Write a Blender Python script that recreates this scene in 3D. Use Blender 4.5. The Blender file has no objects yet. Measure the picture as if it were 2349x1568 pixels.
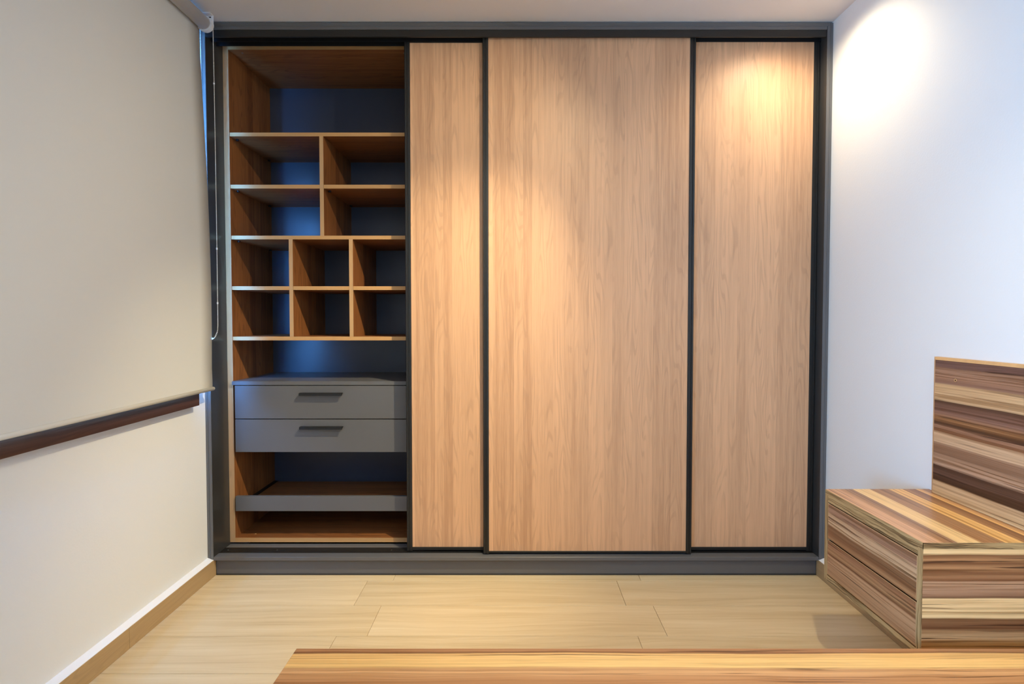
import bpy, bmesh, math, random
from mathutils import Vector, Matrix
random.seed(7)
scene = bpy.context.scene
COL = scene.collection

# ------------------------------------------------------------------ camera
F_PX, W_PX, H_PX = 1240.0, 2349.0, 1568.0
PITCH = math.radians(1.6653)
cam_d = bpy.data.cameras.new('camera')
cam = bpy.data.objects.new('camera', cam_d); COL.objects.link(cam)
cam_d.sensor_width = 36.0; cam_d.sensor_fit = 'HORIZONTAL'
cam_d.lens = 36.0 * F_PX / W_PX
cam_d.shift_x = -(1184.0 - W_PX / 2) / W_PX
cam_d.shift_y = -(H_PX / 2 - 767.05) / W_PX
cam_d.clip_start = 0.02
cam.location = (0, -2.54, 1.227)
cam.rotation_euler = (math.pi / 2 - PITCH, 0, 0)
scene.camera = cam

# ------------------------------------------------------------------ look / exposure
scene.view_settings.view_transform = 'Standard'
scene.view_settings.look = 'None'
scene.view_settings.gamma = 1.0
scene.view_settings.use_curve_mapping = False
scene.view_settings.exposure = 0.0

world = bpy.data.worlds.new('dusk_sky'); scene.world = world; world.use_nodes = True
wb = world.node_tree.nodes['Background']
wb.inputs[0].default_value = (0.22, 0.42, 1.0, 1); wb.inputs[1].default_value = 0.6

def area(name, loc, rot, sx, sy, power, color, spread=180):
    l = bpy.data.lights.new(name, 'AREA'); l.shape = 'RECTANGLE'; l.size = sx; l.size_y = sy
    l.energy = power; l.color = color; l.spread = math.radians(spread)
    o = bpy.data.objects.new(name, l); COL.objects.link(o); o.location = loc; o.rotation_euler = rot
    return o

def spot(name, loc, aim, power, color, cone, blend, size=0.02):
    l = bpy.data.lights.new(name, 'SPOT'); l.energy = power; l.color = color
    l.spot_size = math.radians(cone); l.spot_blend = blend; l.shadow_soft_size = size
    o = bpy.data.objects.new(name, l); COL.objects.link(o); o.location = loc
    o.rotation_euler = (Vector(aim) - Vector(loc)).to_track_quat('-Z', 'Y').to_euler()
    return o

WARM = (1.0, 0.80, 0.52)
WARM2 = (1.0, 0.86, 0.58)
BLUE = (0.20, 0.45, 1.0)
# ceiling downlights
spot('downlight_main', (0.44, -0.97, 2.585), (-0.78, 0.10, 0.42), 196, WARM2, 62, 1.0, 0.010)
spot('downlight_main_halo', (0.44, -0.97, 2.585), (-0.95, 0.10, 1.00), 46, WARM2, 104, 1.0, 0.010)
spot('downlight_corner', (1.20, -0.25, 2.585), (1.30, -0.24, 0.0), 30, (1.0, 0.87, 0.64), 152, 1.0, 0.025)
spot('downlight_bed', (0.69, -1.6, 2.585), (0.66, -0.95, 0.0), 78, WARM2, 98, 1.0, 0.03)
# added soft ambient fill behind the camera, not a known lamp
area('room_fill', (0.3, -2.9, 2.5), (math.radians(18), 0, 0), 1.4, 1.2, 22, (1.0, 0.92, 0.75))
# daylight of the second window, behind the camera on the left
area('rear_window_daylight', (-1.40, -2.9, 1.15), (0, -math.pi / 2 , 0), 1.1, 1.0, 88, (0.20, 0.50, 1.0), 130)
# daylight outside the window behind the roller blind
area('window_daylight', (-1.66, -1.02, 1.69), (0, -math.pi / 2, 0), 1.56, 1.92, 850, (0.08, 0.34, 1.0))

# ------------------------------------------------------------------ node helpers
class NT:
    def __init__(s, name, rough=0.5, spec=0.5):
        s.m = bpy.data.materials.new(name); s.m.use_nodes = True
        s.t = s.m.node_tree; s.n = s.t.nodes; s.b = s.n['Principled BSDF']
        s.b.inputs['Roughness'].default_value = rough
        s.b.inputs['Specular IOR Level'].default_value = spec
    def new(s, typ, **kw):
        n = s.n.new(typ)
        for k, v in kw.items(): setattr(n, k, v)
        return n
    def link(s, a, b): s.t.links.new(a, b)
    def val(s, sock, v):
        if hasattr(v, 'is_output'): s.link(v, sock)
        else: sock.default_value = v
    def math(s, op, a, b=0.0, c=0.0):
        n = s.new('ShaderNodeMath', operation=op)
        s.val(n.inputs[0], a); s.val(n.inputs[1], b); s.val(n.inputs[2], c)
        return n.outputs[0]
    def comb(s, x, y, z):
        n = s.new('ShaderNodeCombineXYZ')
        s.val(n.inputs[0], x); s.val(n.inputs[1], y); s.val(n.inputs[2], z); return n.outputs[0]
    def noise(s, vec, scale=1.0, detail=2.0, rough=0.5, dist=0.0):
        n = s.new('ShaderNodeTexNoise'); s.link(vec, n.inputs['Vector'])
        n.inputs['Scale'].default_value = scale; n.inputs['Detail'].default_value = detail
        n.inputs['Roughness'].default_value = rough; n.inputs['Distortion'].default_value = dist
        return n.outputs['Fac']
    def ramp(s, fac, stops, interp='LINEAR'):
        n = s.new('ShaderNodeValToRGB'); s.link(fac, n.inputs[0]); e = n.color_ramp.elements
        n.color_ramp.interpolation = interp
        while len(e) < len(stops): e.new(0.5)
        for el, (p, c) in zip(e, stops):
            el.position = p; el.color = (c[0], c[1], c[2], 1) if hasattr(c, '__len__') else (c, c, c, 1)
        return n.outputs[0]
    def mix(s, typ, fac, a, b):
        n = s.new('ShaderNodeMix', data_type='RGBA', blend_type=typ)
        s.val(n.inputs[0], fac)
        for sock, v in ((n.inputs[6], a), (n.inputs[7], b)):
            if hasattr(v, 'is_output'): s.link(v, sock)
            else: sock.default_value = (v[0], v[1], v[2], 1)
        return n.outputs[2]
    def coords(s, along, across):
        """object coordinates: (across, along, third)"""
        tc = s.new('ShaderNodeTexCoord'); sp = s.new('ShaderNodeSeparateXYZ'); s.link(tc.outputs['Object'], sp.inputs[0])
        d = dict(x=sp.outputs[0], y=sp.outputs[1], z=sp.outputs[2])
        third = [k for k in 'xyz' if k not in (along, across)][0]
        return d[across], d[along], d[third]
    def bump(s, h, strength, dist=0.001):
        n = s.new('ShaderNodeBump'); n.inputs['Strength'].default_value = strength
        n.inputs['Distance'].default_value = dist
        s.link(h, n.inputs['Height']); s.link(n.outputs[0], s.b.inputs['Normal'])

def srgb(r, g, b):
    f = lambda c: (c / 255 / 12.92) if c / 255 <= 0.04045 else ((c / 255 + 0.055) / 1.055) ** 2.4
    return (f(r), f(g), f(b))

def oak(name, base, along, across, seed=0.0, lam=0.062, contrast=1.0, rough=0.42, mixin=0.5):
    """oak laminate: lamella strips, cathedral figure and fine pores running along one axis"""
    s = NT(name, rough, 0.35)
    u, v, w = s.coords(along, across)
    info = s.new('ShaderNodeObjectInfo')
    u = s.math('ADD', u, seed)
    wob = s.math('MULTIPLY', u, 1.0 / lam)
    wob = s.math('ADD', wob, s.math('MULTIPLY', s.math('SINE', s.math('MULTIPLY', wob, 1.9)), 0.32))
    idx = s.math('FLOOR', wob)
    wn = s.new('ShaderNodeTexWhiteNoise', noise_dimensions='1D')
    s.link(s.math('ADD', idx, seed * 3.1), wn.inputs['W'])
    r = wn.outputs['Value']
    vshift = s.math('ADD', v, s.math('MULTIPLY', r, 37.0))
    # cathedral contour figure, local to each lamella
    loc = s.comb(s.math('MULTIPLY', u, 9.0), s.math('MULTIPLY', vshift, 1.0), s.math('MULTIPLY', w, 2.0))
    n1 = s.noise(loc, 1.0, 2.0, 0.45, 0.15)
    ring = s.math('SINE', s.math('MULTIPLY', n1, 120.0))
    fig = s.ramp(s.math('MULTIPLY_ADD', ring, 0.5, 0.5), [(0.0, 0.0), (0.70, 0.10), (0.95, 1.0), (1.0, 0.9)])
    amp = s.ramp(s.noise(s.comb(s.math('MULTIPLY', u, 14.0), s.math('MULTIPLY', vshift, 1.6), 0.0), 1.0, 2.0), [(0.40, 0.05), (0.56, 1.0)])
    figa = s.math('MULTIPLY', fig, amp)
    fine = s.noise(s.comb(s.math('MULTIPLY', u, 420.0), s.math('MULTIPLY', vshift, 9.0), s.math('MULTIPLY', w, 40.0)), 1.0, 3.0, 0.6)
    mid = s.noise(s.comb(s.math('MULTIPLY', u, 60.0), s.math('MULTIPLY', vshift, 1.3), s.math('MULTIPLY', w, 10.0)), 1.0, 3.0, 0.6)
    big = s.noise(s.comb(s.math('MULTIPLY', u, 4.0), s.math('MULTIPLY', v, 0.7), 0.0), 1.0, 2.0)
    dk = [c * 0.50 for c in base]; lt = [min(1, c * 1.22) for c in base]
    t = s.math('MULTIPLY_ADD', mid, 0.55 * contrast, s.math('MULTIPLY', fine, 0.35 * contrast))
    t = s.math('ADD', t, s.math('MULTIPLY', r, 0.20 * contrast))
    t = s.math('ADD', t, s.math('MULTIPLY', big, 0.18 * contrast))
    t = s.math('ADD', t, 0.5 - 0.62 * contrast)
    c = s.ramp(t, [(0.30, [base[0]*.76, base[1]*.71, base[2]*.67]), (0.5, base), (0.74, lt)])
    c = s.mix('MIX', s.math('MULTIPLY', figa, 0.24 * contrast), c, dk)
    knot = s.ramp(s.noise(s.comb(s.math('MULTIPLY', u, 22.0), s.math('MULTIPLY', vshift, 5.0), 0.0), 1.0, 1.0), [(0.80, 0.0), (0.86, 1.0)])
    c = s.mix('MIX', s.math('MULTIPLY', knot, 0.5), c, dk)
    s.link(c, s.b.inputs['Base Color'])
    s.bump(fine, 0.10, 0.0006)
    return s.m

def zebra(name, along, across, seed=0.0, freq=9.0, purple=0.0, rough=0.33, lo=0.0, gold=0.0):
    """tineo-like laminate: wide pale and brown bands with dark veins"""
    s = NT(name, rough, 0.45)
    u, v, w = s.coords(along, across)
    u = s.math('ADD', u, seed)
    warp = s.noise(s.comb(s.math('MULTIPLY', u, 7.0), s.math('MULTIPLY', v, 2.2), 0.0), 1.0, 2.0)
    uw = s.math('ADD', u, s.math('MULTIPLY_ADD', warp, 0.050, -0.025))
    band = s.noise(s.comb(s.math('MULTIPLY', uw, freq), s.math('MULTIPLY', v, 0.16), s.math('MULTIPLY', w, 0.8)), 1.0, 1.0, 0.45)
    pale = srgb(226 + gold * 12, 180 + gold * 4, 126 - gold * 12); tan = srgb(200, 148, 98); mid = srgb(164 - 8 * purple, 114, 76 + 18 * purple)
    dark = srgb(120 - 8 * purple, 76, 48 + 12 * purple); vdk = srgb(74, 44, 28)
    o = lo
    c = s.ramp(band, [(0.0, mid), (0.30 + o, dark), (0.345 + o, mid), (0.44 + o, tan), (0.452 + o, pale), (0.52 + o, pale), (0.56 + o, tan), (0.575 + o, vdk), (0.60 + o, dark), (0.66 + o, mid), (0.70 + o, tan), (0.76 + o, pale)])
    st = s.noise(s.comb(s.math('MULTIPLY', uw, 85.0), s.math('MULTIPLY', v, 1.2), s.math('MULTIPLY', w, 6.0)), 1.0, 4.0, 0.62)
    veil = s.ramp(st, [(0.33, 1.0), (0.5, 0.0)])
    c = s.mix('MIX', s.math('MULTIPLY', veil, 0.36), c, dark)
    lightst = s.ramp(st, [(0.55, 0.0), (0.74, 1.0)])
    c = s.mix('MIX', s.math('MULTIPLY', lightst, 0.30), c, tan)
    vein = s.noise(s.comb(s.math('MULTIPLY', uw, 34.0), s.math('MULTIPLY', v, 1.9), 3.0), 1.0, 3.0, 0.55)
    vm = s.ramp(vein, [(0.62, 0.0), (0.70, 1.0)])
    c = s.mix('MIX', s.math('MULTIPLY', vm, 0.62), c, vdk)
    fine = s.noise(s.comb(s.math('MULTIPLY', u, 500.0), s.math('MULTIPLY', v, 10.0), s.math('MULTIPLY', w, 50.0)), 1.0, 2.0)
    c = s.mix('MULTIPLY', 0.28, c, s.ramp(fine, [(0.3, 0.62), (0.7, 1.0)]))
    s.link(c, s.b.inputs['Base Color'])
    return s.m

def bands(name, along, across, org, stops, warp=0.010, wv=1.6, rough=0.33, streak=1.0, veins=1.0, seed=0.0, line=srgb(84, 52, 32)):
    """striped laminate whose wide bands sit where the board shows them (metres across the grain)"""
    s = NT(name, rough, 0.42)
    u, v, w = s.coords(along, across)
    u = s.math('ADD', u, org)
    a, b_ = stops[0][0], stops[-1][0]
    w1 = s.noise(s.comb(s.math('MULTIPLY_ADD', u, 9.0, seed), s.math('MULTIPLY', v, wv), 0.0), 1.0, 2.0, 0.5)
    w2 = s.noise(s.comb(s.math('MULTIPLY_ADD', u, 30.0, seed), s.math('MULTIPLY', v, wv * 3), 2.0), 1.0, 3.0, 0.6)
    uw = s.math('ADD', u, s.math('MULTIPLY_ADD', w1, 2 * warp, -warp))
    uw = s.math('ADD', uw, s.math('MULTIPLY_ADD', w2, warp * 0.5, -warp * 0.25))
    t = s.math('MULTIPLY', s.math('SUBTRACT', uw, a), 1.0 / (b_ - a))
    c = s.ramp(t, [((p - a) / (b_ - a), srgb(*q)) for p, q in stops])
    st = s.noise(s.comb(s.math('MULTIPLY_ADD', uw, 130.0, seed), s.math('MULTIPLY', v, 1.1), 0.0), 1.0, 4.0, 0.65)
    c = s.mix('MULTIPLY', 0.85 * streak, c, s.ramp(st, [(0.28, (0.42, 0.34, 0.28)), (0.44, (0.80, 0.76, 0.72)), (0.55, (1, 1, 1)), (0.75, (1.0, 1.0, 1.0))]))
    vein = s.noise(s.comb(s.math('MULTIPLY_ADD', uw, 120.0, seed + 5), s.math('MULTIPLY', v, 2.0), 3.0), 1.0, 3.0, 0.55)
    vm = s.ramp(vein, [(0.58, 0.0), (0.63, 1.0)])
    gate = s.ramp(s.noise(s.comb(s.math('MULTIPLY_ADD', uw, 22.0, seed + 9), s.math('MULTIPLY', v, 0.9), 5.0), 1.0, 1.0), [(0.42, 0.15), (0.56, 1.0)])
    c = s.mix('MIX', s.math('MULTIPLY', s.math('MULTIPLY', vm, gate), min(1.0, 0.95 * veins + 0.25)), c, line)
    ln = s.noise(s.comb(s.math('MULTIPLY_ADD', uw, 52.0, seed * 2), s.math('MULTIPLY', v, 0.5), 7.0), 1.0, 3.0, 0.6)
    c = s.mix('MULTIPLY', 0.9 * streak, c, s.ramp(ln, [(0.36, (0.60, 0.52, 0.44)), (0.415, (0.72, 0.65, 0.58)), (0.43, (1, 1, 1)), (0.56, (1, 1, 1)), (0.60, (0.82, 0.76, 0.70)), (0.66, (0.95, 0.93, 0.91))]))
    fine = s.noise(s.comb(s.math('MULTIPLY', u, 600.0), s.math('MULTIPLY', v, 12.0), s.math('MULTIPLY', w, 50.0)), 1.0, 2.0)
    c = s.mix('MULTIPLY', 0.22, c, s.ramp(fine, [(0.3, (0.62, 0.58, 0.52)), (0.7, (1, 1, 1))]))
    s.link(c, s.b.inputs['Base Color'])
    return s.m

def edging(name, along, across, seed=0.0):
    """olive tan edge band with thin dark veins"""
    s = NT(name, 0.45, 0.4)
    u, v, w = s.coords(along, across)
    u = s.math('ADD', u, seed)
    warp = s.noise(s.comb(s.math('MULTIPLY', u, 20.0), s.math('MULTIPLY', v, 7.0), 0.0), 1.0, 3.0)
    uw = s.math('ADD', u, s.math('MULTIPLY_ADD', warp, 0.028, -0.014))
    n = s.noise(s.comb(s.math('MULTIPLY', uw, 190.0), s.math('MULTIPLY', v, 3.5), 0.0), 1.0, 3.0, 0.6)
    c = s.ramp(n, [(0.30, srgb(70, 52, 32)), (0.42, srgb(128, 98, 60)), (0.50, srgb(176, 142, 92)), (0.7, srgb(200, 166, 112))])
    s.link(c, s.b.inputs['Base Color'])
    return s.m

def plain(name, col, rough=0.5, spec=0.5, bump=0.0, bscale=150.0, metallic=0.0, mottle=0.0, mscale=3.0):
    s = NT(name, rough, spec)
    tc = s.new('ShaderNodeTexCoord')
    s.b.inputs['Metallic'].default_value = metallic
    n = s.noise(tc.outputs['Object'], mscale, 3.0)
    c = s.ramp(n, [(0.3, [x * (1 - mottle) for x in col]), (0.7, [min(1, x * (1 + mottle)) for x in col])])
    s.link(c, s.b.inputs['Base Color'])
    if bump: s.bump(s.noise(tc.outputs['Object'], bscale, 2.0), bump, 0.002)
    return s.m

def tile(name):
    s = NT(name, 0.38, 0.4)
    u, v, w = s.coords('x', 'y')
    info = s.new('ShaderNodeObjectInfo')
    off = s.math('MULTIPLY', info.outputs['Random'], 19.0)
    v = s.math('ADD', v, off); u2 = s.math('ADD', u, off)
    warp = s.noise(s.comb(s.math('MULTIPLY', u2, 6.0), s.math('MULTIPLY', v, 1.2), 0.0), 1.0, 3.0)
    uw = s.math('ADD', u2, s.math('MULTIPLY_ADD', warp, 0.09, -0.045))
    g = s.noise(s.comb(s.math('MULTIPLY', uw, 28.0), s.math('MULTIPLY', v, 0.9), 0.0), 1.0, 4.0, 0.6)
    f = s.noise(s.comb(s.math('MULTIPLY', uw, 170.0), s.math('MULTIPLY', v, 3.5), 0.0), 1.0, 3.0, 0.6)
    t = s.math('MULTIPLY_ADD', g, 0.7, s.math('MULTIPLY', f, 0.3))
    c = s.ramp(t, [(0.30, srgb(196, 168, 124)), (0.46, srgb(212, 187, 144)), (0.62, srgb(222, 199, 158)), (0.8, srgb(230, 212, 178))])
    tone = s.math('MULTIPLY_ADD', info.outputs['Random'], 0.10, 0.93)
    c = s.mix('MULTIPLY', 1.0, c, s.comb(tone, tone, tone))
    s.link(c, s.b.inputs['Base Color'])
    s.bump(f, 0.06, 0.0008)
    return s.m

OAK = srgb(208, 162, 123)
M = {}
M['oak_front'] = oak('oak_laminate_upright', OAK, 'z', 'x', 0.31)
IN = srgb(138, 86, 45)  # darker brown wood, with the weak light inside put into the colour
M['in_side'] = oak('warm_oak_shaded_upright_side', IN, 'z', 'y', 1.7, 0.09, 2.3, 0.5)
M['in_flat'] = oak('warm_oak_shaded_level', IN, 'x', 'y', 0.9, 0.09, 2.3, 0.5)
M['edge_flat'] = oak('oak_edge_level', srgb(196, 150, 96), 'x', 'z', 0.4, 0.5, 0.5, 0.5)
M['edge_up'] = oak('oak_edge_upright', srgb(190, 150, 104), 'z', 'x', 0.4, 0.5, 0.5, 0.5)
M['char'] = plain('charcoal_laminate', srgb(96, 95, 95), 0.34, 0.5, mottle=0.03)
M['charsat'] = plain('charcoal_laminate_blue_shade', srgb(62, 67, 80), 0.32, 0.55, mottle=0.03)  # same charcoal, with shade and blue daylight put into the colour
M['chardk'] = plain('charcoal_laminate_shaded', srgb(54, 53, 51), 0.30, 0.5, mottle=0.03)  # same charcoal darkened, the shade on the jambs put into the colour
M['black'] = plain('black_anodised_aluminium', srgb(31, 30, 28), 0.42, 0.5)
M['blackd'] = plain('black_track_plastic', srgb(22, 22, 24), 0.5, 0.4)
M['wall'] = plain('white_wall_paint', srgb(232, 230, 224), 0.85, 0.2, bump=0.16, bscale=130.0)
M['ceil'] = plain('white_ceiling_paint', srgb(226, 220, 214), 0.9, 0.2)
M['fabric'] = plain('blind_fabric', srgb(220, 217, 207), 0.95, 0.1, bump=0.05, bscale=900.0)
M['plast'] = plain('white_plastic', srgb(232, 232, 234), 0.4, 0.5)
M['bead'] = plain('white_bead_plastic', srgb(240, 236, 226), 0.35, 0.5)
M['walnut'] = oak('dark_walnut_board', srgb(80, 48, 30), 'y', 'z', 0.2, 0.4, 2.0, 0.35)
M['tile'] = tile('wood_look_tile')
M['skirt'] = oak('wood_look_skirting', srgb(176, 146, 104), 'y', 'z', 0.5, 0.5, 0.6, 0.4)
M['mortar'] = plain('white_caulk', srgb(236, 234, 232), 0.8, 0.2)
M['grout'] = plain('tile_joint_grout', srgb(128, 108, 80), 0.9, 0.2)
M['steel'] = plain('metal', srgb(170, 170, 168), 0.3, 0.5, metallic=1.0)
PK, BR, PL, DK, VD, GD, TN, PU = (220, 168, 124), (184, 134, 88), (252, 210, 146), (136, 88, 54), (84, 56, 40), (252, 198, 122), (222, 168, 112), (170, 126, 96)
M['z_top'] = bands('striped_wood_cabinet_top', 'y', 'x', 1.28, [(1.08, PK), (1.145, PK), (1.158, BR), (1.192, (158, 120, 90)), (1.198, PL), (1.252, PL), (1.262, BR), (1.318, (176, 132, 92)),
    (1.326, GD), (1.368, GD), (1.376, BR), (1.415, DK), (1.422, GD), (1.435, TN), (1.44, BR), (1.47, DK)], 0.006, 1.2, veins=0.3, seed=2.0)
M['z_drawer'] = bands('striped_wood_drawer_front', 'y', 'z', 0.304, [(0.32, TN), (0.335, (178, 130, 88)), (0.395, (204, 154, 108)), (0.402, DK), (0.414, BR), (0.436, (170, 118, 80)), (0.450, DK), (0.462, BR), (0.478, DK), (0.498, (150, 108, 72)),
    (0.503, DK), (0.510, (214, 172, 126)), (0.545, (210, 166, 122)), (0.552, PU), (0.565, (172, 128, 94)), (0.585, (160, 116, 86))], 0.007, 2.2, veins=0.5, seed=4.0)
M['z_front'] = bands('striped_wood_end_panel', 'x', 'z', 0.304, [(0.30, (170, 114, 60)), (0.345, (196, 136, 72)), (0.362, TN), (0.380, (196, 144, 94)), (0.385, DK), (0.412, (150, 104, 66)), (0.4165, PL), (0.468, PL), (0.4715, (128, 90, 62)), (0.480, (176, 132, 98)),
    (0.516, (202, 158, 118)), (0.5205, DK), (0.532, (176, 126, 84)), (0.540, DK), (0.553, (190, 138, 90)), (0.566, DK), (0.575, (196, 142, 92)), (0.587, DK), (0.590, PL), (0.61, PL)], 0.006, 1.6, veins=0.7, seed=1.0)
M['z_head'] = bands('striped_wood_headboard', 'y', 'z', 0.10, [(0.10, BR), (0.40, TN), (0.55, PL), (0.672, (214, 172, 124)), (0.676, VD), (0.700, (100, 70, 54)), (0.727, VD), (0.731, (196, 156, 122)), (0.756, (184, 144, 110)), (0.775, (142, 104, 76)), (0.803, (162, 122, 92)),
    (0.808, (216, 176, 134)), (0.842, (212, 172, 130)), (0.846, DK), (0.862, PU), (0.872, VD), (0.888, BR), (0.910, (140, 102, 84)), (0.930, (120, 84, 66)), (0.948, VD), (0.951, (218, 178, 130)), (1.006, (216, 174, 124)), (1.010, (138, 100, 80)), (1.030, PU),
    (1.062, (168, 128, 100)), (1.068, (116, 84, 72)), (1.09, (120, 88, 76))], 0.008, 1.4, veins=0.6, seed=3.0, line=srgb(66, 42, 32))
M['z_bed'] = bands('striped_wood_bed', 'x', 'y', -1.98, [(-2.84, TN), (-2.5, BR), (-2.3, PL), (-2.0, BR), (-1.8, GD), (-1.6, TN), (-1.45, GD), (-1.36, (186, 130, 80)), (-1.315, (226, 168, 110)), (-1.285, (196, 138, 88)), (-1.255, (230, 174, 116)), (-1.243, (206, 150, 98)),
    (-1.240, (252, 204, 128)), (-1.213, (252, 200, 124)), (-1.180, (248, 194, 120)), (-1.1765, DK), (-1.172, (190, 136, 90)), (-1.15, (184, 128, 84))], 0.014, 1.3, veins=0.55, streak=0.6, seed=6.0)
M['e_y'] = edging('veined_edge_long', 'y', 'z', 0.1)
M['e_z'] = edging('veined_edge_upright', 'z', 'y', 0.7)
M['e_x'] = edging('veined_edge_cross', 'x', 'z', 1.3)
M['lightedge'] = plain('pale_edge_band', srgb(204, 160, 108), 0.45, 0.4, mottle=0.08, mscale=30)

g = bpy.data.materials.new('window_glass'); g.use_nodes = True
gt = g.node_tree; gt.nodes.clear()
o_ = gt.nodes.new('ShaderNodeOutputMaterial'); mx = gt.nodes.new('ShaderNodeMixShader'); mx.inputs[0].default_value = 0.08
tr = gt.nodes.new('ShaderNodeBsdfTransparent'); gl = gt.nodes.new('ShaderNodeBsdfGlossy'); gl.inputs['Roughness'].default_value = 0.02
gt.links.new(tr.outputs[0], mx.inputs[1]); gt.links.new(gl.outputs[0], mx.inputs[2]); gt.links.new(mx.outputs[0], o_.inputs[0])
M['glass'] = g

# ------------------------------------------------------------------ geometry helpers
def bx(bm, x0, x1, y0, y1, z0, z1, bev=0.0):
    if x0 > x1: x0, x1 = x1, x0
    r = bmesh.ops.create_cube(bm, size=1.0)
    vs = r['verts']
    for v in vs:
        v.co = Vector(((x0 + x1) / 2 + v.co.x * (x1 - x0), (y0 + y1) / 2 + v.co.y * (y1 - y0), (z0 + z1) / 2 + v.co.z * (z1 - z0)))
    if bev > 0:
        es = list({e for v in vs for e in v.link_edges})
        bmesh.ops.bevel(bm, geom=es, offset=bev, segments=1, affect='EDGES', profile=0.5)
    return bm

def cyl(bm, p0, p1, r, seg=20, r2=None):
    p0, p1 = Vector(p0), Vector(p1); d = p1 - p0
    m = Matrix.Translation((p0 + p1) / 2) @ d.to_track_quat('Z', 'Y').to_matrix().to_4x4()
    bmesh.ops.create_cone(bm, cap_ends=True, segments=seg, radius1=r, radius2=r if r2 is None else r2, depth=d.length, matrix=m)
    return bm

def prism(bm, pts, axis, a0, a1):
    """extrude a closed polygon: pts are the two other coordinates in xyz order"""
    def P(p, a):
        if axis == 'x': return (a, p[0], p[1])
        if axis == 'y': return (p[0], a, p[1])
        return (p[0], p[1], a)
    A = [bm.verts.new(P(p, a0)) for p in pts]; B = [bm.verts.new(P(p, a1)) for p in pts]
    n = len(pts)
    bm.faces.new(A); bm.faces.new(list(reversed(B)))
    for i in range(n): bm.faces.new((A[i], B[i], B[(i + 1) % n], A[(i + 1) % n]))
    bmesh.ops.recalc_face_normals(bm, faces=bm.faces)
    return bm

def origin_of(o):
    v = Vector((0, 0, 0))
    while o is not None: v = v + o.location; o = o.parent
    return v

def obj(name, bm, mat, parent=None, smooth=False, label=None):
    me = bpy.data.meshes.new(name)
    off = origin_of(parent)
    for v in bm.verts: v.co -= off
    bm.to_mesh(me); bm.free()
    me.materials.append(mat)
    if smooth:
        for p in me.polygons: p.use_smooth = True
    o = bpy.data.objects.new(name, me); COL.objects.link(o)
    if parent is not None: o.parent = parent
    if label: o['label'] = label
    return o

def box(name, dims, mat, parent=None, bev=0.0, label=None):
    return obj(name, bx(bmesh.new(), *dims, bev), mat, parent, label=label)

def thing(name, label, cat, loc):
    o = bpy.data.objects.new(name, None); o.empty_display_size = 0.1; COL.objects.link(o)
    o.location = loc; o['label'] = label; o['category'] = cat
    return o

def struct(name, bm, mat, parent=None):
    o = obj(name, bm, mat, parent); o['kind'] = 'structure'; return o

# ------------------------------------------------------------------ room
XL, XR, ZC, YB, YF = -1.469, 1.469, 2.603, -4.3, 0.66
b = bmesh.new(); bx(b, XL - 0.2, XR + 0.2, YB - 0.1, YF + 0.1, -0.12, -0.006)
floor = struct('floor', b, M['grout'])
rows_y = [0.185, -0.0365, -0.2595, -0.4815, -0.7035]
while rows_y[-1] > YB: rows_y.append(rows_y[-1] - 0.222)
k = 0
for i in range(len(rows_y) - 1):
    y1, y0 = rows_y[i], max(rows_y[i + 1], YB)
    off = -0.578 if i % 2 == 0 else -0.696
    xs = [XL, off, off + 1.164, XR] if i % 2 == 0 else [XL, off, off + 1.167, XR]
    for a, c in zip(xs[:-1], xs[1:]):
        gpx = 0.0007
        zt = random.uniform(-0.0003, 0.0)
        ox, oy = (a + c) / 2, (y0 + y1) / 2
        bmq = bx(bmesh.new(), a + gpx - ox, c - gpx - ox, y0 + gpx - oy, y1 - gpx - oy, -0.006, zt, 0.0005)
        me = bpy.data.meshes.new('plank'); bmq.to_mesh(me); bmq.free(); me.materials.append(M['tile'])
        o = bpy.data.objects.new('plank', me); COL.objects.link(o); o.parent = floor; o.location = (ox, oy, 0)

b = bmesh.new(); bx(b, XL - 0.2, XR + 0.2, YB - 0.1, YF + 0.1, ZC, ZC + 0.12); struct('ceiling', b, M['ceil'])
b = bmesh.new(); bx(b, XR, XR + 0.15, YB - 0.1, YF + 0.1, -0.006, ZC); struct('wall_right', b, M['wall'])
b = bmesh.new(); bx(b, XL, XR, YB - 0.1, YB, -0.006, ZC); struct('wall_back', b, M['wall'])
b = bmesh.new(); bx(b, XL, XR, YF, YF + 0.1, -0.006, ZC); struct('wall_front', b, M['wall'])
# left wall with the window opening behind the blind
WY0, WY1, WZ0, WZ1 = -2.0, -0.125, 0.905, 2.48
b = bmesh.new()
bx(b, XL - 0.15, XL, YB - 0.1, WY0, -0.006, ZC)
bx(b, XL - 0.15, XL, WY1, YF + 0.1, -0.006, ZC)
bx(b, XL - 0.15, XL, WY0, WY1, -0.006, WZ0)
bx(b, XL - 0.15, XL, WY0, WY1, WZ1, ZC)
struct('wall_left', b, M['wall'])

win = bpy.data.objects.new('window_1', None); COL.objects.link(win); win.location = (XL, -1.06, WZ0); win['kind'] = 'structure'
b = bmesh.new()
fx0, fx1 = XL - 0.10, XL - 0.05
bx(b, fx0, fx1, WY0, WY1, WZ0, WZ0 + 0.05, 0.002); bx(b, fx0, fx1, WY0, WY1, WZ1 - 0.05, WZ1, 0.002)
bx(b, fx0, fx1, WY0, WY0 + 0.05, WZ0 + 0.05, WZ1 - 0.05, 0.002); bx(b, fx0, fx1, WY1 - 0.02, WY1, WZ0 + 0.05, WZ1 - 0.05, 0.002)
bx(b, fx0, fx1, -1.085, -1.035, WZ0 + 0.05, WZ1 - 0.05, 0.002)
obj('window_frame', b, M['plast'], win)
box('pane', (XL - 0.078, XL - 0.072, WY0 + 0.05, -1.085, WZ0 + 0.05, WZ1 - 0.05), M['glass'], win)
box('pane', (XL - 0.078, XL - 0.072, -1.035, WY1 - 0.02, WZ0 + 0.05, WZ1 - 0.05), M['glass'], win)
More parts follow.
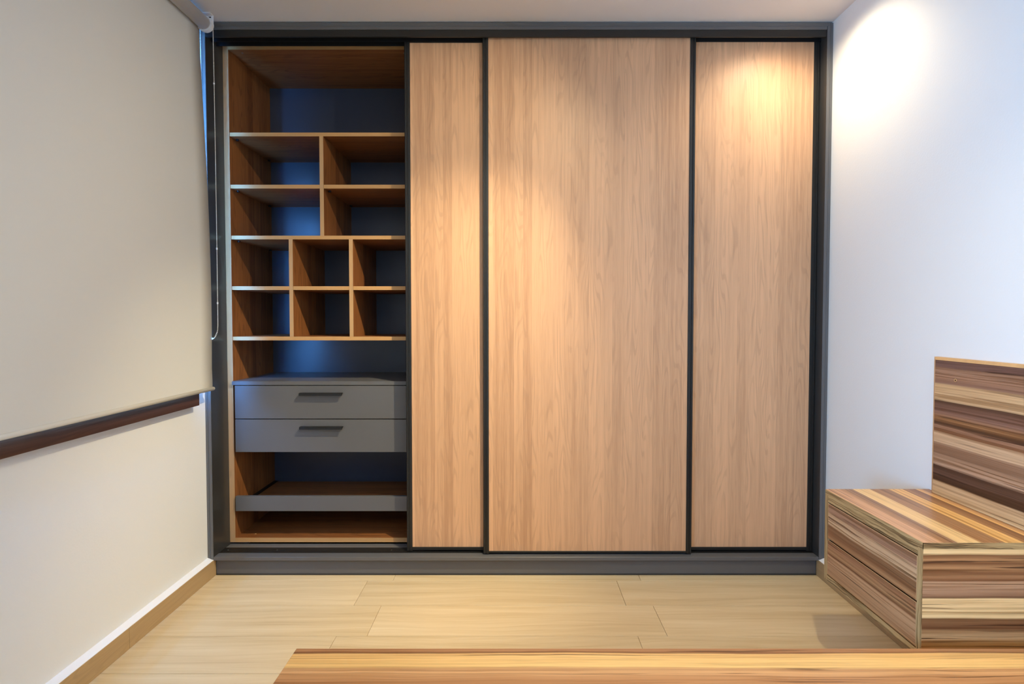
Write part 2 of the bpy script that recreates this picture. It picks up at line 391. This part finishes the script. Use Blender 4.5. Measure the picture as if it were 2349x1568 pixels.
box('window_sill', (XL, XL + 0.039, -2.25, -0.109, 0.837, 0.9035), M['walnut'], win, 0.0012, label='dark walnut sill board')

# skirting boards of the left and right wall
def skirting(name, side, joints, far):
    s = 1 if side == 'r' else -1
    xw = XR if side == 'r' else XL
    root = bpy.data.objects.new(name, None); COL.objects.link(root); root.location = (xw, -1.5, 0); root['kind'] = 'structure'
    ys = [far] + joints + [YB]
    for a, c in zip(ys[:-1], ys[1:]):
        xf = xw - s * 0.0305
        box('board', (min(xf, xw - s * 0.004), max(xf, xw - s * 0.004), c + 0.0007, a - 0.0007, 0.0, 0.0795), M['skirt'], root, 0.0008)
    b = bmesh.new()
    z0, z1 = 0.0795, 0.088
    xf = xw - s * 0.029
    prism(b, [(xw, 0.0), (xw, z1 + 0.002), (xf, z0 + 0.001), (xf, 0.0795 - 0.0005), (xw - s * 0.004, 0.0)], 'y', YB, far)
    obj('caulk', b, M['mortar'], root)
skirting('baseboard_left', 'l', [-0.562, -1.73, -2.9], 0.0195)
skirting('baseboard_right', 'r', [-0.9, -2.07, -3.2], 0.0195)

# ------------------------------------------------------------------ wardrobe
wd = thing('wardrobe', 'built-in wall-to-wall sliding-door wardrobe, charcoal frame and oak-look doors, left bay open', 'wardrobe', (0, 0.3, 0))
C = M['char']
ztop, zs0 = 2.596, 0.0775
# outer frame: scribe strip and stile at each side, head and sill
box('scribe_strip', (-1.4685, -1.4560, 0.002, 0.06, zs0, ztop), C, wd, 0.0008)
box('scribe_strip', (1.4560, 1.4685, 0.002, 0.06, zs0, ztop), C, wd, 0.0008)
box('scribe_strip', (-1.4555, 1.4555, 0.002, 0.06, 2.5795, 2.5965), C, wd, 0.0008)
box('jamb', (-1.4550, -1.4410, 0.0, 0.155, zs0, 2.579), M['char'], wd, 0.001)
box('jamb_shade_sheet', (-1.4410, -1.4396, 0.0012, 0.150, 0.0945, 2.5640), M['chardk'], wd)  # added dark sheet standing in for shade on the inner jamb face
box('jamb_shade_sheet', (1.4396, 1.4410, 0.0012, 0.150, 0.0945, 2.5640), M['chardk'], wd)
box('jamb', (1.4410, 1.4550, 0.0, 0.155, zs0, 2.579), M['char'], wd, 0.001)
box('head_board', (-1.4395, 1.4395, 0.0, 0.155, 2.5645, 2.579), C, wd, 0.001)
box('sill_board', (-1.4395, 1.4395, 0.0, 0.155, zs0, 0.0945), C, wd, 0.001)
box('plinth', (-1.4375, 1.4375, 0.02, 0.036, 0.004, zs0), C, wd)
box('plinth_seal', (-1.4375, 1.4375, 0.0165, 0.022, 0.0, 0.006), M['chardk'], wd)
box('fascia', (-1.4395, 1.4395, 0.004, 0.014, 2.533, 2.5640), M['black'], wd, 0.0006, label='black fascia hiding the upper track')
# upper and lower tracks with guide ribs
b = bmesh.new(); bx(b, -1.4395, 1.4395, 0.0145, 0.105, 2.556, 2.564)
for y in (0.0150, 0.0500, 0.0545, 0.0930): bx(b, -1.4395, 1.4395, y, y + 0.002, 2.535, 2.556)
obj('upper_track', b, M['blackd'], wd)
b = bmesh.new(); bx(b, -1.4395, 1.4395, 0.046, 0.102, 0.0945, 0.0958)
for y in (0.046, 0.066, 0.084, 0.100): bx(b, -1.4395, 1.4395, y, y + 0.002, 0.0958, 0.0972)
obj('lower_track', b, M['black'], wd)
for x in (-1.41, -1.17, -0.61): obj('track_screw', cyl(bmesh.new(), (x, 0.075, 0.0957), (x, 0.075, 0.0972), 0.003, 10), M['steel'], wd)

# carcass of the open left bay and of the bays behind the doors
YC, YK = 0.150, 0.600
def edged(name, dims, face, edge, parent, axis='h', front=True, label=None):
    """a board with its own front edge band"""
    x0, x1, y0, y1, z0, z1 = dims
    p = box(name, (x0, x1, y0 + 0.0012, y1, z0, z1), face, parent, label=label)
    box('edge_band', (x0, x1, y0, y0 + 0.0012, z0, z1), edge, p)
    return p
PINX = []
edged('side_panel', (-1.4395, -1.4130, YC, YK, 0.104, 2.5640), M['in_side'], M['edge_up'], wd)
edged('side_panel', (1.4130, 1.4395, YC, YK, 0.104, 2.5640), M['in_side'], M['edge_up'], wd)
edged('partition', (-0.5290, -0.5100, YC, YK, 0.126, 2.5464), M['in_side'], M['edge_up'], wd)
edged('partition', (0.4350, 0.4540, YC, YK, 0.126, 2.5464), M['in_side'], M['edge_up'], wd)
edged('top_panel', (-1.4130, 1.4130, YC, YK, 2.5464, 2.5640), M['in_flat'], M['edge_flat'], wd)
edged('bottom_panel', (-1.4130, 1.4130, YC, YK, 0.104, 0.1260), M['in_flat'], M['edge_flat'], wd)
box('back_panel', (-1.4395, 1.4395, YK, YK + 0.01, 0.104, 2.5640), M['charsat'], wd, label='charcoal back panel, shade and blue light in its colour')
def pins(shelf, xs, z):
    for x in xs:
        for y in (0.20, 0.55): obj('shelf_fitting', cyl(bmesh.new(), (x, y, z - 0.008), (x, y, z), 0.007, 12), M['blackd'], shelf)
YS = 0.153
XS0, XS1, XD = -1.4130, -0.5290, -0.9612
def shelf(x0, x1, z0, z1, pin=True):
    s = edged('shelf', (x0 + 0.0008, x1 - 0.0008, YS, YK, z0, z1), M['in_flat'], M['edge_flat'], wd)
    if pin: pins(s, (x0 + 0.014,), z0)
    return s
shelf(XS0, XS1, 2.1266, 2.1446)
shelf(XS0, XD - 0.0095, 1.8710, 1.8895)
shelf(XD + 0.0095, XS1, 1.8710, 1.8895)
shelf(XS0, XS1, 1.6210, 1.6392)
DA, DB = -1.1181, -0.8198
shelf(XS0, DA - 0.0095, 1.3706, 1.3890, False)
shelf(DA + 0.0095, DB - 0.0095, 1.3706, 1.3890, False)
shelf(DB + 0.0095, XS1, 1.3706, 1.3890, False)
shelf(XS0, XS1, 1.1200, 1.1388, False)
edged('divider', (XD - 0.0095, XD + 0.0095, YS - 0.001, YK, 1.6392, 2.1266), M['in_side'], M['edge_up'], wd)
edged('divider', (DA - 0.0095, DA + 0.0095, YS - 0.001, YK, 1.1388, 1.6210), M['in_side'], M['edge_up'], wd)
edged('divider', (DB - 0.0095, DB + 0.0095, YS - 0.001, YK, 1.1388, 1.6210), M['in_side'], M['edge_up'], wd)
# drawers
box('drawer_top', (-1.4125, XS1 - 0.0005, 0.138, YK, 0.8980, 0.9172), C, wd, 0.0006, label='charcoal board over the drawers')
def handle(x0, x1, z, parent):
    b = bmesh.new()
    # lipped pull: flat flange on the drawer edge and a sloping grip
    prism(b, [(0.1405, z - 0.0005), (0.1180, z - 0.0010), (0.1165, z - 0.0130), (0.1190, z - 0.0135), (0.1205, z - 0.0045), (0.1405, z - 0.0040)], 'x', x0, x1)
    bx(b, x0 + 0.004, x1 - 0.004, 0.1385, 0.1405, z - 0.012, z - 0.0005)
    return obj('handle', b, M['blackd'], parent)
for z0, z1 in ((0.7305, 0.8945), (0.5628, 0.7262)):
    dr = box('drawer', (-1.4005, XS1 - 0.004, 0.140, 0.158, z0, z1), C, wd, 0.0008, label='charcoal drawer')
    b = bmesh.new()
    x0, x1 = -1.385, XS1 - 0.02
    bx(b, x0, x0 + 0.012, 0.158, 0.56, z0 + 0.015, z1 - 0.02); bx(b, x1 - 0.012, x1, 0.158, 0.56, z0 + 0.015, z1 - 0.02)
    bx(b, x0, x1, 0.548, 0.56, z0 + 0.015, z1 - 0.02); bx(b, x0, x1, 0.158, 0.56, z0 + 0.012, z0 + 0.018)
    obj('drawer_box', b, M['charsat'], dr)
    handle(-1.0735, -0.8620, z0 + 0.1305 if z0 > 0.7 else z0 + 0.1302, dr)
# pull-out tray
trayf = box('pull_out_tray', (-1.3900, XS1 - 0.012, 0.158, 0.585, 0.268, 0.2800), M['in_flat'], wd, label='wood tray with charcoal lip')
box('tray_lip', (-1.4045, XS1 - 0.001, 0.140, 0.158, 0.2650, 0.3400), C, trayf, 0.0008, label='charcoal lip')
box('tray_runner', (-1.4128, -1.3905, 0.165, 0.59, 0.262, 0.2835), M['blackd'], wd)
box('tray_runner', (XS1 - 0.0118, XS1 - 0.0002, 0.165, 0.59, 0.262, 0.2835), M['blackd'], wd)
for x in (-1.335, -0.555): obj('screw_cap', cyl(bmesh.new(), (x, 0.20, 0.1259), (x, 0.20, 0.1272), 0.004, 12), M['edge_flat'], wd)
for x in (-1.36, -0.555): obj('screw_cap', cyl(bmesh.new(), (x, 0.185, 2.5450), (x, 0.185, 2.5465), 0.005, 14), M['steel'], wd)

# sliding doors
def stile_prof(x0, x1, y0, y1):
    """ridged upright aluminium profile, plan view"""
    w = x1 - x0; r = 0.0016
    return [(x0, y1), (x0, y0 + 0.004), (x0 + 0.003, y0), (x0 + w * .34, y0), (x0 + w * .40, y0 + 0.003), (x0 + w * .56, y0 + 0.003),
            (x0 + w * .62, y0), (x1 - 0.0015, y0), (x1, y0 + 0.002), (x1, y1)]
def door(label, xa, xb, y0, z0, z1, zp0, zp1, dz=0.0):
    d = bpy.data.objects.new('sliding_door', None); COL.objects.link(d); d.parent = wd
    d.location = Vector(((xa + xb) / 2, y0, z0)) - wd.location
    d['label'] = label
    sw = 0.0275; t = 0.024
    obj('wood_panel', bx(bmesh.new(), xa + sw, xb - sw, y0 + 0.003, y0 + 0.018, zp0, zp1), M['oak_front'], d)
    obj('stile', prism(bmesh.new(), stile_prof(xa, xa + sw, y0, y0 + t), 'z', z0, z1), M['black'], d)
    obj('stile', prism(bmesh.new(), [(xa + xb - p[0], p[1]) for p in stile_prof(xa, xa + sw, y0, y0 + t)][::-1], 'z', z0, z1), M['black'], d)
    box('bottom_rail', (xa + sw, xb - sw, y0 + 0.001, y0 + t - 0.004, z0 + 0.004, zp0), M['black'], d, 0.0006)
    box('top_rail', (xa + sw, xb - sw, y0 + 0.002, y0 + t - 0.004, zp1, z1 - 0.001), M['black'], d)
    for x in (xa + 0.09, xb - 0.09): obj('roller', cyl(bmesh.new(), (x, y0 + 0.006, z0 + 0.004), (x, y0 + 0.016, z0 + 0.004), 0.0048, 16), M['blackd'], d)
    return d
door('left oak-look door slid behind the middle one', -0.5310, 0.4520, 0.055, 0.1005, 2.5535, 0.1195, 2.5325)
door('middle oak-look door on the front track', -0.1580, 0.8425, 0.025, 0.1000, 2.5535, 0.1125, 2.5425)
door('right oak-look door against the right jamb', 0.4560, 1.4385, 0.055, 0.1005, 2.5535, 0.1195, 2.5380)

# ------------------------------------------------------------------ roller blind
bl = thing('roller_blind', 'cream roller blind hanging from its tube over the left wall window', 'roller blind', (-1.41, -1.15, 2.56))
TY0, TY1 = -2.2, -0.055
TX, TZ, TR = -1.409, 2.561, 0.0290
obj('tube', cyl(bmesh.new(), (TX, TY0, TZ), (TX, TY1 - 0.008, TZ), TR, 40), M['plast'], bl, True)
for p in bl.children:
    for f in p.data.polygons:
        if len(f.vertices) > 4: f.use_smooth = False
prof = [(TX - TR, 2.561), (-1.4378, 2.49), (-1.4345, 2.40), (-1.4285, 2.25), (-1.4225, 2.10), (-1.4165, 1.95), (-1.4110, 1.80), (-1.4070, 1.65), (-1.4045, 1.50),
        (-1.4030, 1.35), (-1.4030, 1.20), (-1.4045, 1.08), (-1.4055, 1.00), (-1.4040, 0.95), (-1.4040, 0.910)]
b = bmesh.new()
th = 0.0006
ny = 24
grid = []
for j in range(ny + 1):
    y = TY0 + (TY1 + 0.006 - TY0) * j / ny
    row = []
    for x, z in prof:
        row.append((b.verts.new((x + th, y, z)), b.verts.new((x - th, y, z))))
    grid.append(row)
for j in range(ny):
    for i in range(len(prof) - 1):
        a, c, d, e = grid[j][i], grid[j + 1][i], grid[j + 1][i + 1], grid[j][i + 1]
        b.faces.new((a[0], c[0], d[0], e[0])); b.faces.new((a[1], e[1], d[1], c[1]))
for i in range(len(prof) - 1):
    for row in (grid[0], grid[ny]):
        b.faces.new((row[i][0], row[i + 1][0], row[i + 1][1], row[i][1]))
bmesh.ops.recalc_face_normals(b, faces=b.faces)
obj('fabric', b, M['fabric'], bl, True)
b = cyl(bmesh.new(), (-1.4035, TY0, 0.9045), (-1.4035, -0.046, 0.9045), 0.0088, 20)
bmesh.ops.create_uvsphere(b, u_segments=16, v_segments=10, radius=0.0088, matrix=Matrix.Translation((-1.4035, -0.046, 0.9045)))
obj('bottom_bar', b, M['fabric'], bl, True)
# end bracket: plate fixed to the ceiling with a round drive cup
br = obj('bracket', bx(bmesh.new(), -1.444, -1.374, -0.047, -0.044, 2.555, ZC - 0.0005, 0.001), M['plast'], bl, label='white end bracket')
b = bmesh.new()
bx(b, -1.444, -1.374, -0.075, -0.044, ZC - 0.0035, ZC - 0.0005)
cyl(b, (TX, -0.060, TZ), (TX, -0.044, TZ), 0.0345, 40)
obj('drive_cup', b, M['plast'], br)
cupr = bmesh.new(); cyl(cupr, (TX, -0.044, TZ), (TX, -0.036, TZ), 0.0315, 40); obj('chain_wheel', cupr, M['plast'], br)
box('bracket_slot', (-1.400, -1.384, -0.0476, -0.0438, ZC - 0.012, ZC - 0.007), M['blackd'], br)
# bead chain loop
pts = []
xa, xb_, yb = TX + 0.0290, TX - 0.0290, -0.040
zb = 1.135
z = TZ
N = 300
def chain_x(t):  # front strand drifts a little
    return xa + 0.0020 * math.sin(t * 2.0)
zz = TZ
while zz > zb + 0.055:
    pts.append((chain_x((TZ - zz)), yb - 0.0, zz)); zz -= 0.0066
ang = 0
cx, rr = (xa + xb_) / 2, (xa - xb_) / 2
z_arc = zz
a = 0.0
while a < math.pi:
    pts.append((cx + rr * math.cos(a), yb, z_arc - 0.055 * math.sin(a))); a += 0.0066 / 0.045
zz = z_arc
while zz < TZ:
    pts.append((xb_, yb, zz)); zz += 0.0066
b = bmesh.new()
for p in pts:
    bmesh.ops.create_icosphere(b, subdivisions=1, radius=0.0023, matrix=Matrix.Translation(p))
ch = obj('bead_chain', b, M['bead'], bl, True); ch['kind'] = 'stuff'
cv = bmesh.new()
for p, q in zip(pts[:-1:6], pts[6::6]): cyl(cv, p, q, 0.0007, 6)
obj('chain_cord', cv, M['bead'], ch)
for z in (2.30, 1.55, 1.30):
    b = bmesh.new(); cyl(b, (chain_x(TZ - z), yb, z - 0.004), (chain_x(TZ - z), yb, z + 0.004), 0.0034, 12)
    obj('chain_joiner', b, M['plast'], ch)

# ------------------------------------------------------------------ wall-hung drawer cabinet
nc = thing('drawer_cabinet', 'low striped-wood cabinet with two drawers hung on the right wall beside the wardrobe', 'cabinet', (1.28, -0.865, 0.304))
X0, X1, Y0, Y1, Z0, Z1 = 1.100, 1.4375, -1.096, -0.634, 0.304, 0.6225
t = 0.018
tp = box('top_panel', (X0 + 0.001, 1.4685, Y0 + 0.001, Y1, Z1 - t, Z1), M['z_top'], nc, 0.0004)
box('edge_band', (X0, X0 + 0.001, Y0, Y1, Z1 - t, Z1 - 0.0005), M['e_y'], tp)
box('edge_band', (X0, 1.4685, Y0, Y0 + 0.001, Z1 - t, Z1 - 0.0005), M['e_x'], tp)
rl = box('top_rail', (X0, X0 + 0.018, Y0 + t, Y1 - t, Z1 - 0.040, Z1 - t), M['e_y'], nc)
ep = box('end_panel', (X0 + 0.001, 1.4685, Y0, Y0 + t, Z0, Z1 - t), M['z_front'], nc)
box('edge_band', (X0, X0 + 0.001, Y0, Y0 + t, Z0, Z1 - t), M['e_z'], ep)
ep = box('end_panel', (X0 + 0.001, 1.4685, Y1 - t, Y1, Z0, Z1 - t), M['z_front'], nc)
box('edge_band', (X0, X0 + 0.001, Y1 - t, Y1, Z0, Z1 - t), M['e_z'], ep)
bp = box('bottom_panel', (X0 + 0.001, 1.4685, Y0 + t, Y1 - t, Z0, Z0 + t), M['z_front'], nc)
box('edge_band', (X0, X0 + 0.001, Y0 + t, Y1 - t, Z0, Z0 + t), M['e_y'], bp)
box('back_panel', (1.4600, 1.4685, Y0 + t, Y1 - t, Z0 + t, Z1 - t), M['z_front'], nc)
zd = [(0.4540, Z1 - 0.0455), (Z0 + t + 0.0040, 0.4475)]
for a, c in zd:
    dr = box('drawer', (X0 - 0.0005, X0 + 0.0175, Y0 + t + 0.003, Y1 - t - 0.003, a, c), M['z_drawer'], nc, 0.0005)
    b = bmesh.new()
    e = 0.0012
    ya, yc = Y0 + t + 0.0018, Y1 - t - 0.0018
    bx(b, X0 - 0.0003, X0 + 0.0165, ya, ya + e, a, c); bx(b, X0 - 0.0003, X0 + 0.0165, yc - e, yc, a, c)
    bx(b, X0 - 0.0003, X0 + 0.0018, ya, yc, c, c + e)
    obj('edge_band', b, M['lightedge'], dr)
    b = bmesh.new()
    bx(b, X0 + 0.0175, 1.43, Y0 + 0.035, Y0 + 0.047, a + 0.01, c - 0.015); bx(b, X0 + 0.0175, 1.43, Y1 - 0.047, Y1 - 0.035, a + 0.01, c - 0.015)
    bx(b, X0 + 0.0175, 1.43, Y0 + 0.035, Y1 - 0.035, a + 0.01, a + 0.016); bx(b, 1.418, 1.43, Y0 + 0.035, Y1 - 0.035, a + 0.01, c - 0.015)
    obj('drawer_box', b, M['lightedge'], dr)

# ------------------------------------------------------------------ headboard
hb = thing('headboard', 'striped dark-and-pale wood headboard panel fixed to the right wall behind the drawer cabinet', 'headboard', (1.4595, -1.75, 0.10))
HX, HT, HY0, HY1 = 1.4500, 1.0960, -2.85, -0.664
hz0 = Z1 + 0.0008
b = bmesh.new()
c_ = 0.010
# panel with bevelled far and top edges; notched above the cabinet
prism(b, [(HY0, hz0 - 0.0), (HY1 - c_, hz0 - 0.0), (HY1 - c_, HT - c_), (HY0, HT - c_)], 'x', HX, 1.4685)
obj('panel', b, M['z_head'], hb)
box('panel', (HX, 1.4685, HY0, Y0 - 0.002, 0.10, hz0 - 0.0006), M['z_head'], hb)
b = bmesh.new()
V = [b.verts.new(p) for p in ((HX, HY0, HT - c_), (HX, HY1 - c_, HT - c_), (HX + 0.004, HY1, HT), (HX + 0.004, HY0, HT), (1.4685, HY1, HT), (1.4685, HY0, HT), (1.4685, HY0, HT - c_), (1.4685, HY1 - c_, HT - c_))]
b.faces.new((V[0], V[1], V[2], V[3])); b.faces.new((V[3], V[2], V[4], V[5])); b.faces.new((V[1], V[7], V[4], V[2])); b.faces.new((V[0], V[3], V[5], V[6])); b.faces.new((V[0], V[6], V[7], V[1])); b.faces.new((V[4], V[7], V[6], V[5]))
bmesh.ops.recalc_face_normals(b, faces=b.faces)
obj('edge_band', b, M['lightedge'], hb)
b = bmesh.new()
V = [b.verts.new(p) for p in ((HX, HY1 - c_, hz0), (HX, HY1 - c_, HT - c_), (HX + 0.004, HY1, HT), (HX + 0.004, HY1, hz0), (1.4685, HY1, hz0), (1.4685, HY1, HT), (1.4685, HY1 - c_, hz0), (1.4685, HY1 - c_, HT - c_))]
b.faces.new((V[0], V[1], V[2], V[3])); b.faces.new((V[3], V[2], V[5], V[4])); b.faces.new((V[4], V[5], V[7], V[6])); b.faces.new((V[1], V[7], V[5], V[2])); b.faces.new((V[0], V[3], V[4], V[6])); b.faces.new((V[0], V[6], V[7], V[1]))
bmesh.ops.recalc_face_normals(b, faces=b.faces)
obj('edge_band', b, M['lightedge'], hb)
b = bmesh.new()
ring = bmesh.ops.create_circle(b, segments=24, radius=0.0052)['verts']
inner = bmesh.ops.create_circle(b, segments=24, radius=0.0030)['verts']
for v in inner: v.co.z -= 0.0
for i in range(24): b.faces.new((ring[i], ring[(i + 1) % 24], inner[(i + 1) % 24], inner[i]))
r = bmesh.ops.extrude_face_region(b, geom=list(b.faces))
for v in [x for x in r['geom'] if isinstance(x, bmesh.types.BMVert)]: v.co.z += 0.0012
bmesh.ops.recalc_face_normals(b, faces=b.faces)
bmesh.ops.transform(b, matrix=Matrix.Translation((HX, -0.7614, 1.0243)) @ Matrix.Rotation(-math.pi / 2, 4, 'Y'), verts=b.verts)
obj('screw_ring', b, M['lightedge'], hb)
obj('screw_hole', cyl(bmesh.new(), (HX - 0.0003, -0.7614, 1.0243), (HX + 0.002, -0.7614, 1.0243), 0.003, 16), M['walnut'], hb)

# ------------------------------------------------------------------ bed platform in the foreground
bd = thing('bed_platform', 'bare platform bed of honey-striped wood, its flat top crossing the bottom of the view', 'bed', (0.43, -1.98, 0))
BZ = 0.372
BX0, BX1, BY1, BY0 = -0.571, 1.4475, -1.160, -2.84
box('platform_top', (BX0, BX1, BY0, BY1, BZ - 0.018, BZ), M['z_bed'], bd, 0.0012)
box('side_rail', (BX0 + 0.012, BX1, BY1 - 0.032, BY1 - 0.012, 0.09, BZ - 0.018), M['z_front'], bd)
box('side_rail', (BX0 + 0.012, BX1, BY0 + 0.012, BY0 + 0.032, 0.09, BZ - 0.018), M['z_front'], bd)
box('end_rail', (BX0 + 0.012, BX0 + 0.032, BY0 + 0.032, BY1 - 0.032, 0.09, BZ - 0.018), M['z_head'], bd)
for x in (BX0 + 0.08, BX1 - 0.12):
    for y in (BY1 - 0.11, BY0 + 0.05):
        box('leg', (x, x + 0.06, y, y + 0.06, 0, BZ - 0.018), M['z_front'], bd)
